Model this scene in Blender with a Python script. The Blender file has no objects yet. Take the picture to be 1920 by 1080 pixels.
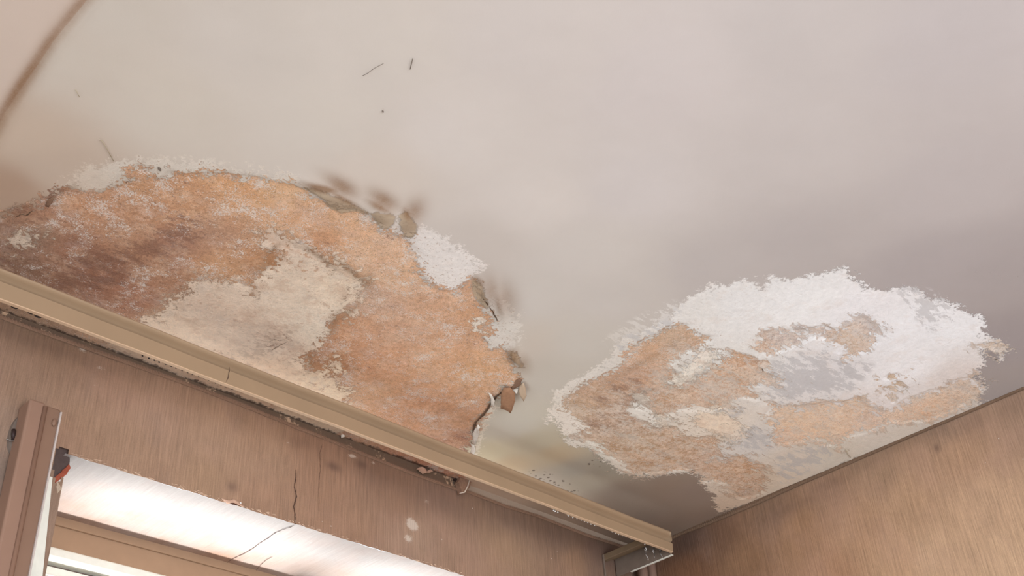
import bpy, bmesh, math, random
import numpy as np
from mathutils import Vector, Matrix
random.seed(7)
S = bpy.context.scene

# ------------------------------------------------------------------ camera
F_PX, YAW, PITCH, ROLL = 2163.1, .814871, .620198, -.0697524
CAM = Vector((0, 0, 1.4))
def cam_rows():
    a, b, c = YAW, PITCH, ROLL
    fwd = np.array([math.sin(a)*math.cos(b), math.cos(a)*math.cos(b), math.sin(b)])
    r = np.array([math.cos(a), -math.sin(a), 0]); u = np.cross(r, fwd)
    cc, sc = math.cos(c), math.sin(c)
    return np.array([cc*r+sc*u, -sc*r+cc*u, fwd])
ROWS = cam_rows()
cd = bpy.data.cameras.new('camera'); cam = bpy.data.objects.new('camera', cd)
S.collection.objects.link(cam)
cam.matrix_world = Matrix(((ROWS[0][0], ROWS[1][0], -ROWS[2][0], CAM.x), (ROWS[0][1], ROWS[1][1], -ROWS[2][1], CAM.y),
                           (ROWS[0][2], ROWS[1][2], -ROWS[2][2], CAM.z), (0, 0, 0, 1)))
cd.sensor_width = 36; cd.lens = F_PX/1920*36; cd.clip_start = .01
S.camera = cam

# ------------------------------------------------------------------ world, lights, exposure
W = bpy.data.worlds.new('world'); S.world = W; W.use_nodes = True
W.node_tree.nodes['Background'].inputs[0].default_value = (.88, .98, 1.07, 1)
W.node_tree.nodes['Background'].inputs[1].default_value = 1.35
def area(name, loc, target, sx, sy, power, col):
    l = bpy.data.lights.new(name, 'AREA'); l.shape = 'RECTANGLE'; l.size = sx; l.size_y = sy; l.energy = power; l.color = col
    o = bpy.data.objects.new(name, l); S.collection.objects.link(o); o.location = loc
    o.rotation_euler = (Vector(target)-Vector(loc)).to_track_quat('-Z', 'Y').to_euler()
    return o
wl = area('window_daylight', (1.35, 2.2, .4), (1.35, 1.90, 2.37), 1.7, .12, 4.2, (.97, .98, 1)); wl.data.spread = math.radians(16)
area('room_fill_light', (.2, -2.1, 1.0), (1.7, 1.3, 2.3), 2.0, 1.6, 62, (.92, .97, 1.05))  # added soft fill from behind the camera; no window stands there
S.view_settings.view_transform = 'Standard'; S.view_settings.look = 'None'
S.view_settings.gamma = 1; S.view_settings.use_curve_mapping = False
S.view_settings.exposure = 0.50

# ------------------------------------------------------------------ helpers
CZ = 2.6                      # ceiling height
H = CZ-CAM.z                  # ceiling above the lens
YW, XW = CAM.y+1.783, CAM.x+2.326
def ray(px, py): return ROWS.T @ np.array([(px-960)/F_PX, -(py-540)/F_PX, 1.])
def onz(px, py, z=CZ): d = ray(px, py); return Vector(d*((z-CAM.z)/d[2]))+CAM
def ony(px, py, y=YW): d = ray(px, py); return Vector(d*((y-CAM.y)/d[1]))+CAM
def onx(px, py, x=XW): d = ray(px, py); return Vector(d*((x-CAM.x)/d[0]))+CAM
def lin(c):
    c = np.asarray(c, float)/255.
    return np.where(c <= .04045, c/12.92, ((c+.055)/1.055)**2.4)
def L4(c, k=1.): return tuple(lin(c)*k)+(1,)
def link(o, parent=None, label=None, cat=None, group=None, kind=None):
    S.collection.objects.link(o)
    if parent is not None: o.parent = parent; o.matrix_parent_inverse = parent.matrix_world.inverted()
    if label: o['label'] = label
    if cat: o['category'] = cat
    if group: o['group'] = group
    if kind: o['kind'] = kind
    return o
def mesh_obj(name, verts, faces, mat, smooth=True, **k):
    me = bpy.data.meshes.new(name); me.from_pydata([tuple(v) for v in verts], [], faces); me.update()
    if smooth: me.polygons.foreach_set('use_smooth', [True]*len(me.polygons))
    me.materials.append(mat)
    return link(bpy.data.objects.new(name, me), **k)
def bm_obj(name, bm, mat, smooth=False, **k):
    bmesh.ops.recalc_face_normals(bm, faces=bm.faces)
    me = bpy.data.meshes.new(name); bm.to_mesh(me); bm.free()
    if smooth: me.polygons.foreach_set('use_smooth', [True]*len(me.polygons))
    for m in (mat if isinstance(mat, list) else [mat]): me.materials.append(m)
    return link(bpy.data.objects.new(name, me), **k)
def empty(name, loc, **k):
    o = bpy.data.objects.new(name, None); o.location = loc; o.empty_display_size = .02
    link(o, **k); bpy.context.view_layer.update(); return o
def box(bm, a, b, bev=0., seg=2, mi=0):
    vs = [bm.verts.new((x, y, z)) for x in (a[0], b[0]) for y in (a[1], b[1]) for z in (a[2], b[2])]
    q = [(0,1,3,2), (4,6,7,5), (0,4,5,1), (2,3,7,6), (0,2,6,4), (1,5,7,3)]
    fs = [bm.faces.new([vs[i] for i in f]) for f in q]
    for f in fs: f.material_index = mi
    if bev:
        es = list({e for f in fs for e in f.edges})
        bmesh.ops.bevel(bm, geom=es, offset=bev, segments=seg, affect='EDGES', profile=.5)
def tube(bm, pts, r, n=10, cap=True):
    pts = [Vector(p) for p in pts]; rings = []
    rr = r if isinstance(r, (list, tuple)) else [r]*len(pts)
    for i, p in enumerate(pts):
        t = (pts[min(i+1, len(pts)-1)]-pts[max(i-1, 0)]).normalized()
        a = t.orthogonal().normalized() if i == 0 else (rings_a-(rings_a.dot(t))*t).normalized()
        rings_a = a; b = t.cross(a)
        rings.append([bm.verts.new(p+(a*math.cos(k*2*math.pi/n)+b*math.sin(k*2*math.pi/n))*rr[i]) for k in range(n)])
    for A, B in zip(rings, rings[1:]):
        for k in range(n): bm.faces.new((A[k], A[(k+1) % n], B[(k+1) % n], B[k]))
    if cap: bm.faces.new(rings[0]); bm.faces.new(rings[-1][::-1])
# numpy value noise (2D fractal)
RNG = np.random.RandomState(3); TAB = RNG.rand(256, 256)
def vnoise(x, y):
    xi = np.floor(x).astype(int); yi = np.floor(y).astype(int); fx = x-xi; fy = y-yi
    fx = fx*fx*(3-2*fx); fy = fy*fy*(3-2*fy)
    g = lambda i, j: TAB[i & 255, j & 255]
    return (g(xi, yi)*(1-fx)+g(xi+1, yi)*fx)*(1-fy)+(g(xi, yi+1)*(1-fx)+g(xi+1, yi+1)*fx)*fy
def fbm(x, y, s, octv=4):
    o = 0; a = .5; t = 0
    for k in range(octv): o = o+a*vnoise(x*s*2**k+17*k, y*s*2**k+31*k); t += a; a *= .5
    return o/t-.5
def sdf(poly, X, Y, pad=.06):
    """signed distance to a polygon (positive inside), clipped to pad"""
    P = np.array(poly); out = np.full(X.shape, -pad)
    m = (X > P[:, 0].min()-pad) & (X < P[:, 0].max()+pad) & (Y > P[:, 1].min()-pad) & (Y < P[:, 1].max()+pad)
    x = X[m]; y = Y[m]; d = np.full(x.shape, 9.); ins = np.zeros(x.shape, bool)
    for i in range(len(P)):
        a = P[i]; b = P[(i+1) % len(P)]; e = b-a
        t = np.clip(((x-a[0])*e[0]+(y-a[1])*e[1])/(e@e+1e-12), 0, 1)
        d = np.minimum(d, np.hypot(x-a[0]-t*e[0], y-a[1]-t*e[1]))
        c = ((a[1] > y) != (b[1] > y)) & (x < (b[0]-a[0])*(y-a[1])/(b[1]-a[1]+1e-12)+a[0]); ins ^= c
    out[m] = np.clip(np.where(ins, d, -d), -pad, pad); return out
def rbf(samples, X, Y, where, p=3.2):
    pts = np.array([where(s[0], s[1]) for s in samples]); cols = np.array([lin(s[2]) for s in samples])
    w = np.zeros(X.shape); o = np.zeros(X.shape+(3,))
    for q, c in zip(pts, cols):
        k = 1/((X-q[0])**2+(Y-q[1])**2+4e-4)**(p/2); w += k; o += k[..., None]*c
    return o/w[..., None]
def grid_obj(name, P, keep, mat, attrs, flip=False, **k):
    """P (n,m,3) vertex grid, keep (n-1,m-1) faces"""
    n, m, _ = P.shape; idx = np.arange(n*m).reshape(n, m)
    f = np.stack([idx[:-1, :-1], idx[1:, :-1], idx[1:, 1:], idx[:-1, 1:]], -1)[keep]
    if flip: f = f[:, ::-1]
    me = bpy.data.meshes.new(name); me.vertices.add(n*m); me.vertices.foreach_set('co', P.reshape(-1).astype(np.float32))
    me.loops.add(f.size); me.loops.foreach_set('vertex_index', f.reshape(-1).astype(np.int32))
    me.polygons.add(len(f)); me.polygons.foreach_set('loop_start', np.arange(0, f.size, 4, dtype=np.int32))
    me.polygons.foreach_set('loop_total', np.full(len(f), 4, np.int32)); me.update(calc_edges=True)
    me.polygons.foreach_set('use_smooth', np.ones(len(f), bool))
    for an, A in attrs.items():
        A = A.reshape(n*m, -1)
        if A.shape[1] == 3: A = np.concatenate([A, np.ones((n*m, 1))], 1)
        at = me.attributes.new(an, 'FLOAT_COLOR', 'POINT'); at.data.foreach_set('color', A.reshape(-1).astype(np.float32))
    bmm = bmesh.new(); bmm.from_mesh(me)
    loose = [v for v in bmm.verts if not v.link_faces]; bmesh.ops.delete(bmm, geom=loose, context='VERTS'); bmm.to_mesh(me); bmm.free()
    me.materials.append(mat)
    return link(bpy.data.objects.new(name, me), **k)

# ------------------------------------------------------------------ node helpers
class NT:
    def __init__(s, name, rough=.8):
        s.m = bpy.data.materials.new(name); s.m.use_nodes = True; s.t = s.m.node_tree; s.b = s.t.nodes['Principled BSDF']
        s.b.inputs['Roughness'].default_value = rough; s.b.inputs['Specular IOR Level'].default_value = .25
        s.geo = s.t.nodes.new('ShaderNodeNewGeometry').outputs['Position']
    def n(s, ty, **k):
        x = s.t.nodes.new('ShaderNode'+ty)
        for a, v in k.items(): setattr(x, a, v)
        return x
    def put(s, sock, v):
        if isinstance(v, (int, float)): sock.default_value = v
        elif isinstance(v, tuple): sock.default_value = v if len(v) == len(sock.default_value) else v[:3]
        else: s.t.links.new(v, sock)
    def math(s, op, a, b=0., c=0., clamp=False):
        x = s.n('Math', operation=op, use_clamp=clamp)
        for i, v in enumerate((a, b, c)): s.put(x.inputs[i], v)
        return x.outputs[0]
    def add(s, a, b): return s.math('ADD', a, b)
    def mul(s, a, b): return s.math('MULTIPLY', a, b)
    def noise(s, scale, detail=4, rough=.55, vec=None, dist=0.):
        x = s.n('TexNoise'); s.put(x.inputs['Vector'], vec or s.geo); x.inputs['Scale'].default_value = scale
        x.inputs['Detail'].default_value = detail; x.inputs['Roughness'].default_value = rough; x.inputs['Distortion'].default_value = dist
        return x.outputs['Fac']
    def voro(s, scale, vec=None, out='Distance', rnd=1.):
        x = s.n('TexVoronoi'); s.put(x.inputs['Vector'], vec or s.geo); x.inputs['Scale'].default_value = scale
        x.inputs['Randomness'].default_value = rnd; return x.outputs[out]
    def mapped(s, rot=(0, 0, 0), scale=(1, 1, 1), loc=(0, 0, 0)):
        x = s.n('Mapping'); s.put(x.inputs['Vector'], s.geo); x.inputs['Rotation'].default_value = rot; x.inputs['Scale'].default_value = scale; x.inputs['Location'].default_value = loc
        return x.outputs[0]
    def step(s, v, lo, hi, a=0., b=1.):
        x = s.n('MapRange', interpolation_type='SMOOTHSTEP'); s.put(x.inputs[0], v)
        for i, q in enumerate((lo, hi, a, b)): s.put(x.inputs[i+1], q)
        return x.outputs[0]
    def mix(s, f, a, b, mode='MIX'):
        x = s.n('Mix', data_type='RGBA', blend_type=mode); x.clamp_result = False
        s.put(x.inputs[0], f); s.put(x.inputs[6], a); s.put(x.inputs[7], b); return x.outputs[2]
    def scale(s, col, f):
        x = s.n('VectorMath', operation='SCALE'); s.put(x.inputs[0], col); s.put(x.inputs['Scale'], f); return x.outputs[0]
    def attr(s, name):
        x = s.n('Attribute', attribute_name=name); q = s.n('SeparateColor'); s.t.links.new(x.outputs['Color'], q.inputs[0])
        return x.outputs['Color'], q.outputs[0], q.outputs[1], q.outputs[2], x.outputs['Alpha']
    def color(s, c): s.put(s.b.inputs['Base Color'], c)
    def bump(s, h, dist=.001, strength=1.):
        x = s.n('Bump'); s.put(x.inputs['Height'], h); x.inputs['Distance'].default_value = dist; x.inputs['Strength'].default_value = strength
        s.t.links.new(x.outputs[0], s.b.inputs['Normal'])

def simple(name, col, rough=.6, var=.12, sc=60, metal=0., bump=.0003):
    t = NT(name, rough); n = t.noise(sc, 5); n2 = t.noise(9, 3)
    f = t.add(t.mul(t.add(n, -.5), var*2), t.add(t.mul(t.add(n2, -.5), var*2), 1.))
    t.color(t.scale(L4(col), f)); t.b.inputs['Metallic'].default_value = metal
    if bump: t.bump(n, bump)
    return t.m

# ------------------------------------------------------------------ ceiling material
def ceiling_material():
    t = NT('stained_ceiling_plaster', .85)
    _, Wd, Pd, Cd, Gd = t.attr('layers')
    _, Dk, Mo, St, Ak = t.attr('stains_shade')
    _, Lf, Pt, Wh, _a = t.attr('extras')
    paint = t.attr('paint_col')[0]; crust = t.attr('crust_col')[0]; plast = t.attr('plaster_col')[0]
    c0 = lambda v: t.add(v, -.5)
    inv = lambda v: t.math('SUBTRACT', 1., v)
    off = lambda x, sc=(1, 1, 1), rz=0.: t.mapped((0, 0, rz), sc, (x, x*.7, 0))
    SL = math.radians(22); sv = off(0, (.34, 1, 1), SL)
    nA = c0(t.noise(36, 9, .66)); nB = c0(t.noise(120, 8, .74, off(3))); nF = c0(t.noise(520, 3, .8)); nC = c0(t.noise(14, 6, .6, dist=.4))
    nS = c0(t.noise(62, 9, .72, sv)); nS2 = c0(t.noise(34, 8, .72, off(5, (.30, 1, 1), SL)))
    base = t.add(t.mul(nA, inv(Ak)), t.mul(nS, Ak))
    def mask(sd, amp, fine, w, big=0.):
        v = t.add(sd, t.add(t.mul(base, amp), t.mul(nB, fine)))
        if big: v = t.add(v, t.mul(nS2, t.mul(Ak, big)))
        return t.step(v, t.mul(w, -1.), w)
    mW = mask(Wd, .075, .085, t.step(Ak, 0., 1., .0060, .0012))
    mP = mask(Pd, t.step(Ak, 0., 1., .085, .13), .12, .0014, .20)
    mC = mask(Cd, .11, .15, .0030, .14)
    mG = t.mul(t.step(t.add(Gd, t.add(t.mul(nS, .60), t.mul(nB, .20))), -.010, .012), t.mul(t.step(Gd, -.030, -.012), .62))
    mL = mask(Lf, .008, .020, .0022)
    # paint: smooth, faintly cloudy
    pc = t.scale(paint, t.add(1., t.add(t.mul(nC, .07), t.mul(nF, .035))))
    # chalky crust
    cc = t.scale(crust, t.add(t.add(1.04, t.mul(Ak, .10)), t.add(t.mul(nA, .30), t.add(t.mul(nB, .42), t.mul(nF, .25)))))
    blush = t.step(t.noise(20, 6, .6, off(9)), .52, .68)
    cc = t.mix(t.mul(blush, .22), cc, L4((226, 206, 190)))
    chip = t.mul(t.step(t.noise(150, 6, .7, off(11, (.5, 1, 1), SL)), .63, .67), t.step(t.noise(16, 5, .6, off(4)), .44, .60))
    cc = t.mix(t.mul(chip, t.mul(Ak, .55)), cc, t.mix(.5, plast, L4((178, 168, 160))))
    hol = t.mul(t.mul(t.step(t.noise(165, 6, .72, off(2)), .575, .64), inv(Ak)), t.step(Wh, 1., 0., .85, .25))
    cc = t.mix(hol, cc, L4((168, 138, 112)))
    # sandy plaster
    grain = t.add(t.add(1.20, t.mul(Ak, .09)), t.add(t.mul(nA, .5), t.add(t.mul(nB, 1.25), t.mul(nF, 1.3))))
    pl = t.scale(plast, grain)
    pale = t.step(t.add(t.noise(26, 8, .68, off(13)), t.mul(nB, .5)), .46, .62)
    pl = t.mix(t.mul(pale, t.step(Ak, 0., 1., .55, .85)), pl, t.scale(t.mix(.45, plast, L4((226, 196, 168))), grain))
    grey = t.step(t.add(t.noise(19, 8, .7, off(17)), t.mul(nB, .6)), .50, .64)
    pl = t.mix(t.mul(grey, .50), pl, t.scale(t.mix(.40, plast, L4((190, 172, 164))), grain))
    rust = t.step(t.add(t.noise(23, 8, .7, off(23)), t.mul(nB, .6)), .52, .66)
    pl = t.mix(t.mul(rust, .28), pl, t.scale(t.mix(.55, plast, L4((176, 118, 76))), grain))
    crumb = t.mul(t.step(t.add(t.noise(420, 4, .7, off(7)), t.add(t.mul(c0(t.noise(24, 7, .7, off(19))), 1.0), t.mul(Dk, -.12))), .57, .63), .72)
    pl = t.mix(crumb, pl, L4((236, 225, 214)))
    pit = t.mul(t.step(t.noise(360, 4, .75, off(8)), .585, .65), .62)
    pl = t.mix(pit, pl, t.scale(plast, .40))
    frag = t.step(t.add(Dk, t.add(t.mul(nS, 2.6), t.add(t.mul(nB, 3.2), t.mul(nF, 1.0)))), .42, .72)
    pl = t.mix(t.mul(frag, .66), pl, t.scale(L4((120, 84, 68)), grain))
    # slanting whitish streaks left on the second patch
    wst = t.mul(t.mul(t.step(t.add(nS2, t.mul(nB, .8)), .035, .065), Ak), .80)
    pl = t.mix(wst, pl, t.mix(.3, crust, plast))
    veil = t.mul(t.step(t.add(t.noise(30, 8, .7, off(43, (.5, 1, 1), SL)), t.add(t.mul(nB, .8), t.mul(nF, .5))), .36, .62), t.mul(Ak, .58))
    pl = t.mix(veil, pl, t.scale(t.mix(.5, t.mix(.5, plast, crust), L4((222, 200, 178))), grain))
    # cream repair coat
    cr = t.scale(t.mix(1., crust, (1.05, 1., .94, 1), 'MULTIPLY'), t.add(1.2, t.add(t.mul(nA, .5), t.add(t.mul(nB, .85), t.mul(nF, .6)))))
    crm = t.step(t.add(t.noise(24, 9, .74, off(29)), t.mul(nB, .5)), .48, .64)
    cr = t.mix(t.mul(crm, .50), cr, t.mix(.35, plast, L4((218, 184, 160))))
    crg = t.step(t.add(t.noise(21, 9, .72, off(31)), t.mul(nB, .4)), .54, .66)
    cr = t.mix(t.mul(crg, .25), cr, L4((196, 184, 174)))
    bare = t.step(t.add(t.noise(60, 8, .74, off(37)), t.mul(nC, .5)), .615, .655)
    cr = t.mix(t.mul(bare, .75), cr, t.scale(pl, .9))
    cr = t.mix(t.mul(frag, .35), cr, L4((142, 116, 98)))
    gr = t.scale(t.mix(.80, crust, L4((186, 181, 180))), t.add(1., t.mul(nB, .2)))
    col = t.mix(mW, pc, cc)
    col = t.mix(t.mul(mG, mW), col, gr)
    wisp = t.mul(t.mul(mG, inv(mW)), 1.2)
    col = t.mix(wisp, col, t.mix(.25, crust, paint))
    col = t.mix(mP, col, pl)
    col = t.mix(mC, col, cr)
    # smooth lifted curls of old paint
    col = t.mix(t.mul(mL, .9), col, t.scale(L4((184, 162, 136)), t.add(1., t.mul(nA, .35))))
    # brown water stain, with shadow beside the blisters painted in
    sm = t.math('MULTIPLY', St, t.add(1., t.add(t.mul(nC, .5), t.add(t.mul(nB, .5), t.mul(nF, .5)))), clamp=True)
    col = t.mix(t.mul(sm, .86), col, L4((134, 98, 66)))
    # black mould along the wallpaper edge, with lintel shade painted in
    mo = t.step(t.add(Pt, t.add(t.mul(nB, 1.3), t.mul(nA, .9))), .40, .70)
    col = t.mix(t.mul(mo, .86), col, L4((74, 56, 48)))
    vo = t.voro(88, off(.3, (1, 1, 0), .3))
    dot = t.mul(t.step(t.add(vo, t.mul(c0(t.noise(45, 3)), .25)), .36, .25), t.step(Mo, .28, .5))
    col = t.mix(t.mul(dot, .75), col, L4((84, 68, 58)))
    t.color(col)
    h = t.add(t.mul(mW, t.step(Ak, 0., 1., -.12, -.5)), t.add(t.mul(mP, -1.1), t.add(t.mul(mC, 1.1), t.mul(mL, .7))))
    rough = t.mul(t.math('MAXIMUM', mP, t.mul(mW, .45)), inv(mL))
    rel = t.mul(t.add(t.mul(nB, 2.4), t.add(t.mul(nF, .9), t.mul(nA, 1.6))), rough)
    h = t.add(h, t.add(rel, t.add(t.mul(nF, .08), t.mul(pit, t.mul(mP, -.5)))))
    grit = t.mul(t.step(t.voro(85), .22, .05), t.step(t.noise(5, 3, .5, off(41)), .50, .62)); grit = t.mul(grit, Ak)
    h = t.add(h, t.mul(grit, t.mul(inv(mW), .22)))
    t.bump(h, .0016, .9)
    return t.m

# ------------------------------------------------------------------ wallpaper material
def wallpaper_material(name, axis, amt=1.):
    t = NT(name, .9)
    col, r, g, b, a = t.attr('wall_col')
    _, s0, s1, s2, s3 = t.attr('wall_marks')
    sc = (1, 1, .05) if axis == 'z' else (1, .05, 1)
    st = t.mapped((0, 0, 0), sc)
    f1 = t.add(t.noise(300, 3, .6, st), -.5); f2 = t.add(t.noise(120, 4, .6, st), -.5); f3 = t.add(t.noise(18, 5, .6), -.5)
    fine = t.add(t.noise(520, 3, .8), -.5)
    k = t.add(1., t.mul(t.add(t.add(t.mul(f1, .80), t.mul(f2, .22)), t.add(t.mul(f3, .34), t.mul(fine, .55))), amt))
    c = t.scale(col, k)
    hue = t.step(t.noise(8, 5, .6), .45, .7)
    c = t.mix(t.mul(hue, .18), c, L4((178, 140, 122)))
    gg = t.step(t.noise(13, 5, .65, t.mapped((0, 0, 0), (1, 1, .5))), .55, .75)
    c = t.mix(t.mul(gg, .14), c, L4((120, 105, 100)))
    c = t.mix(t.mul(t.math('MULTIPLY', s0, t.add(1., t.add(t.mul(f3, 1.6), t.mul(fine, .8))), clamp=True), .7), c, L4((96, 74, 64)))
    pk = t.step(t.add(s1, t.add(t.mul(f3, 1.1), t.mul(fine, 1.0))), .5, .6)
    c = t.mix(t.mul(pk, .75), c, L4((205, 188, 172)))
    sp = t.mul(t.step(t.voro(34), .055, .035), t.step(t.noise(5, 2), .53, .58))
    c = t.mix(t.mul(sp, .7), c, L4((225, 212, 200)))
    band = t.mix(s3, L4((178, 158, 140)), L4((206, 172, 142)))
    mould_shade = t.mul(t.step(t.add(s3, t.add(t.mul(f3, 2.), t.mul(t.add(t.noise(110, 7, .7), -.5), 1.6))), .62, .84), .80)
    band = t.mix(mould_shade, t.scale(band, t.add(1., t.mul(fine, .5))), L4((70, 54, 46)))  # mould tone above the braid, lintel shade painted in
    c = t.mix(s2, c, band)
    t.color(c)
    t.bump(t.add(t.mul(f1, 1.), t.mul(f2, .8)), .0012, .8)
    return t.m

# ------------------------------------------------------------------ ceiling
WHERE_C = lambda px, py: tuple(onz(px, py)[:2])
PC = lambda pts: [WHERE_C(*p) for p in pts]
PLASTER_1 = [(-120,400),(0,402),(30,396),(60,384),(85,372),(104,356),(130,352),(160,360),(190,358),(222,345),(240,322),(262,308),(278,318),(288,333),(304,332),(320,322),(350,328),(400,322),(450,330),(500,336),(540,347),(568,352),(596,372),(640,388),(680,402),(700,415),(716,432),(745,436),(768,446),(776,470),(790,505),(800,524),(822,538),(850,548),(872,532),(886,524),(900,552),(917,588),(926,606),(912,638),(918,655),(940,650),(958,664),(965,690),(976,708),(955,722),(936,738),(920,757),(905,780),(892,806),(882,830),(878,852),(868,885),(868,925),(840,960),(700,900),(400,800),(-160,600)]
PLASTER_2 = [
 [(1057,762),(1064,742),(1090,722),(1130,705),(1160,688),(1180,668),(1182,650),(1205,640),(1227,630),(1252,612),(1282,610),(1297,620),(1335,632),(1325,645),(1358,656),(1352,662),(1330,652),(1322,648),(1295,659),(1277,660),(1268,676),(1250,688),(1270,700),(1255,720),(1284,716),(1320,702),(1345,680),(1370,662),(1390,665),(1410,670),(1435,680),(1430,697),(1457,713),(1436,718),(1410,727),(1430,742),(1418,750),(1380,745),(1362,765),(1335,772),(1300,770),(1262,776),(1240,790),(1237,802),(1220,777),(1214,764),(1206,768),(1186,762),(1190,778),(1225,800),(1270,800),(1276,818),(1307,822),(1332,815),(1357,822),(1345,835),(1357,842),(1350,858),(1365,860),(1395,853),(1430,872),(1434,892),(1428,915),(1420,930),(1390,936),(1370,925),(1345,902),(1320,905),(1295,882),(1257,884),(1232,888),(1200,888),(1168,880),(1172,867),(1150,860),(1132,847),(1102,830),(1080,797),(1070,785)],
 [(1440,753),(1461,763),(1510,760),(1545,755),(1581,753),(1609,744),(1626,760),(1651,771),(1668,768),(1686,760),(1700,748),(1721,742),(1743,732),(1771,728),(1792,712),(1815,704),(1833,692),(1839,712),(1843,726),(1827,746),(1792,767),(1757,784),(1714,791),(1665,795),(1640,806),(1616,813),(1588,823),(1574,841),(1556,836),(1538,837),(1545,824),(1503,830),(1480,832),(1461,837),(1448,822),(1452,806),(1440,795)],
 [(1432,622),(1465,613),(1510,622),(1547,612),(1580,614),(1602,602),(1620,597),(1635,610),(1652,625),(1645,642),(1620,665),(1580,675),(1574,655),(1562,642),(1520,632),(1490,650),(1465,660),(1440,667),(1415,650)],
 [(1655,709),(1668,703),(1688,704),(1670,713)],
 [(1660,745),(1655,728),(1672,715),(1690,714),(1702,726),(1690,745),(1676,752)],
 [(1840,648),(1868,640),(1885,650),(1878,664),(1860,652),(1850,658)],
 [(1380,700),(1400,690),(1412,700),(1395,712)],
]
CRUST = [
 [(110,372),(120,345),(150,325),(190,308),(225,300),(262,296),(300,300),(340,300),(400,305),(460,316),(520,325),(560,334),(600,350),(600,420),(400,400),(200,400)],
 [(640,372),(672,388),(700,402),(742,408),(768,428),(792,428),(820,434),(845,447),(862,468),(888,486),(904,502),(893,512),(880,530),(862,545),(840,552),(805,540),(776,500),(740,460),(660,420)],
 [(905,555),(935,560),(960,575),(975,610),(972,640),(955,660),(930,670),(900,662),(890,600)],
 [(876,850),(884,822),(898,796),(910,772),(925,750),(930,762),(914,786),(904,806),(897,834),(888,858)],
 [(1020,800),(1040,752),(1038,742),(1052,730),(1082,710),(1107,697),(1140,672),(1155,655),(1160,636),(1190,625),(1225,610),(1255,598),(1265,580),(1285,565),(1307,547),(1332,540),(1345,530),(1365,537),(1385,524),(1410,527),(1432,540),(1445,522),(1455,520),(1485,525),(1515,517),(1540,515),(1565,507),(1580,500),(1595,515),(1612,527),(1627,542),(1652,547),(1677,542),(1705,542),(1730,547),(1745,562),(1762,562),(1782,567),(1800,575),(1815,587),(1840,592),(1841,615),(1846,634),(1865,634),(1885,646),(1886,670),(1876,678),(1862,656),(1846,656),(1846,676),(1836,692),(1838,710),(1848,724),(1831,750),(1845,752),(1800,790),(1600,860),(1460,930),(1347,962),(1342,950),(1337,930),(1322,915),(1310,895),(1295,886),(1257,890),(1232,893),(1195,893),(1162,888),(1140,868),(1120,855),(1102,838),(1070,836),(1052,808),(1038,780)],
]
CREAM = [
 [(255,605),(284,592),(308,578),(316,560),(340,550),(352,530),(384,519),(418,526),(445,530),(466,545),(480,530),(487,523),(500,499),(531,471),(504,475),(487,451),(476,434),(511,434),(538,444),(565,465),(613,478),(651,506),(689,526),(678,557),(651,581),(627,598),(624,622),(593,656),(574,673),(579,694),(603,701),(634,708),(637,725),(658,725),(661,742),(654,757),(690,800),(600,830),(300,720),(200,650)],
 [(1186,745),(1205,735),(1218,745),(1212,762),(1192,764)],
 [(1217,775),(1240,778),(1262,787),(1248,800),(1234,802)],
 [(1258,718),(1280,690),(1305,665),(1325,648),(1345,660),(1330,690),(1300,706),(1275,724)],
 [(610,690),(628,672),(640,684),(632,698)],
 [(640,600),(655,585),(668,590),(655,604)],
 [(885,600),(905,605),(900,622),(888,620)],
 [(10,458),(40,445),(90,440),(60,458),(20,468)],
 [(1300,770),(1340,765),(1400,800),(1380,830),(1350,822),(1332,812),(1300,800)],
]
GREY = [
 [(1440,690),(1480,672),(1530,662),(1575,684),(1620,690),(1590,725),(1540,745),(1470,748),(1440,735)],
 [(1400,812),(1425,800),(1455,804),(1455,830),(1430,845),(1405,840)],
 [(1330,775),(1350,755),(1385,752),(1380,772),(1350,785)],
 [(1280,700),(1310,685),(1325,690),(1300,705)],
 [(1700,550),(1730,555),(1770,580),(1775,600),(1750,612),(1730,585)],
 [(1150,640),(1190,610),(1260,575),(1250,600),(1200,630),(1165,650)],
 [(1470,860),(1560,830),(1540,860),(1470,900)],
]
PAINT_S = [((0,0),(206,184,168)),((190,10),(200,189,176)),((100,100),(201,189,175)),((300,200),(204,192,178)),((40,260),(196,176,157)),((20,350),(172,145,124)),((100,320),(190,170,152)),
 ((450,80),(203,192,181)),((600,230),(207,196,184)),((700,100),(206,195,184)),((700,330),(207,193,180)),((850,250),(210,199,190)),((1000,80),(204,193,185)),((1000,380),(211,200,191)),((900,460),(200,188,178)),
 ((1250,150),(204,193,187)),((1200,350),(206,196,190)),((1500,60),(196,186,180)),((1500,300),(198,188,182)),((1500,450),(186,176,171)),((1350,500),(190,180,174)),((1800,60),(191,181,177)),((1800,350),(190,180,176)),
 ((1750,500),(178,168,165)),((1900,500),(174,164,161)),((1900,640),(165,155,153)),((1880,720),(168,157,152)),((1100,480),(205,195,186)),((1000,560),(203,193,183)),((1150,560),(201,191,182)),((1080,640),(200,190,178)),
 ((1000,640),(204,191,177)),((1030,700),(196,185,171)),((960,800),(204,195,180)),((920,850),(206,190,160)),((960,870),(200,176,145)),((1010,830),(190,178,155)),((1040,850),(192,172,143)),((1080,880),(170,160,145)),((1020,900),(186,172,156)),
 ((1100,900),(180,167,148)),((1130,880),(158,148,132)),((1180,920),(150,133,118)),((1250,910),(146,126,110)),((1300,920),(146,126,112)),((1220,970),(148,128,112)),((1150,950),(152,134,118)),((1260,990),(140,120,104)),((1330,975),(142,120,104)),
 ((960,930),(205,182,162)),((1050,965),(180,158,140)),((1130,1000),(165,142,125)),((1180,1020),(150,130,115)),((900,915),(210,184,162))]
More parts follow.
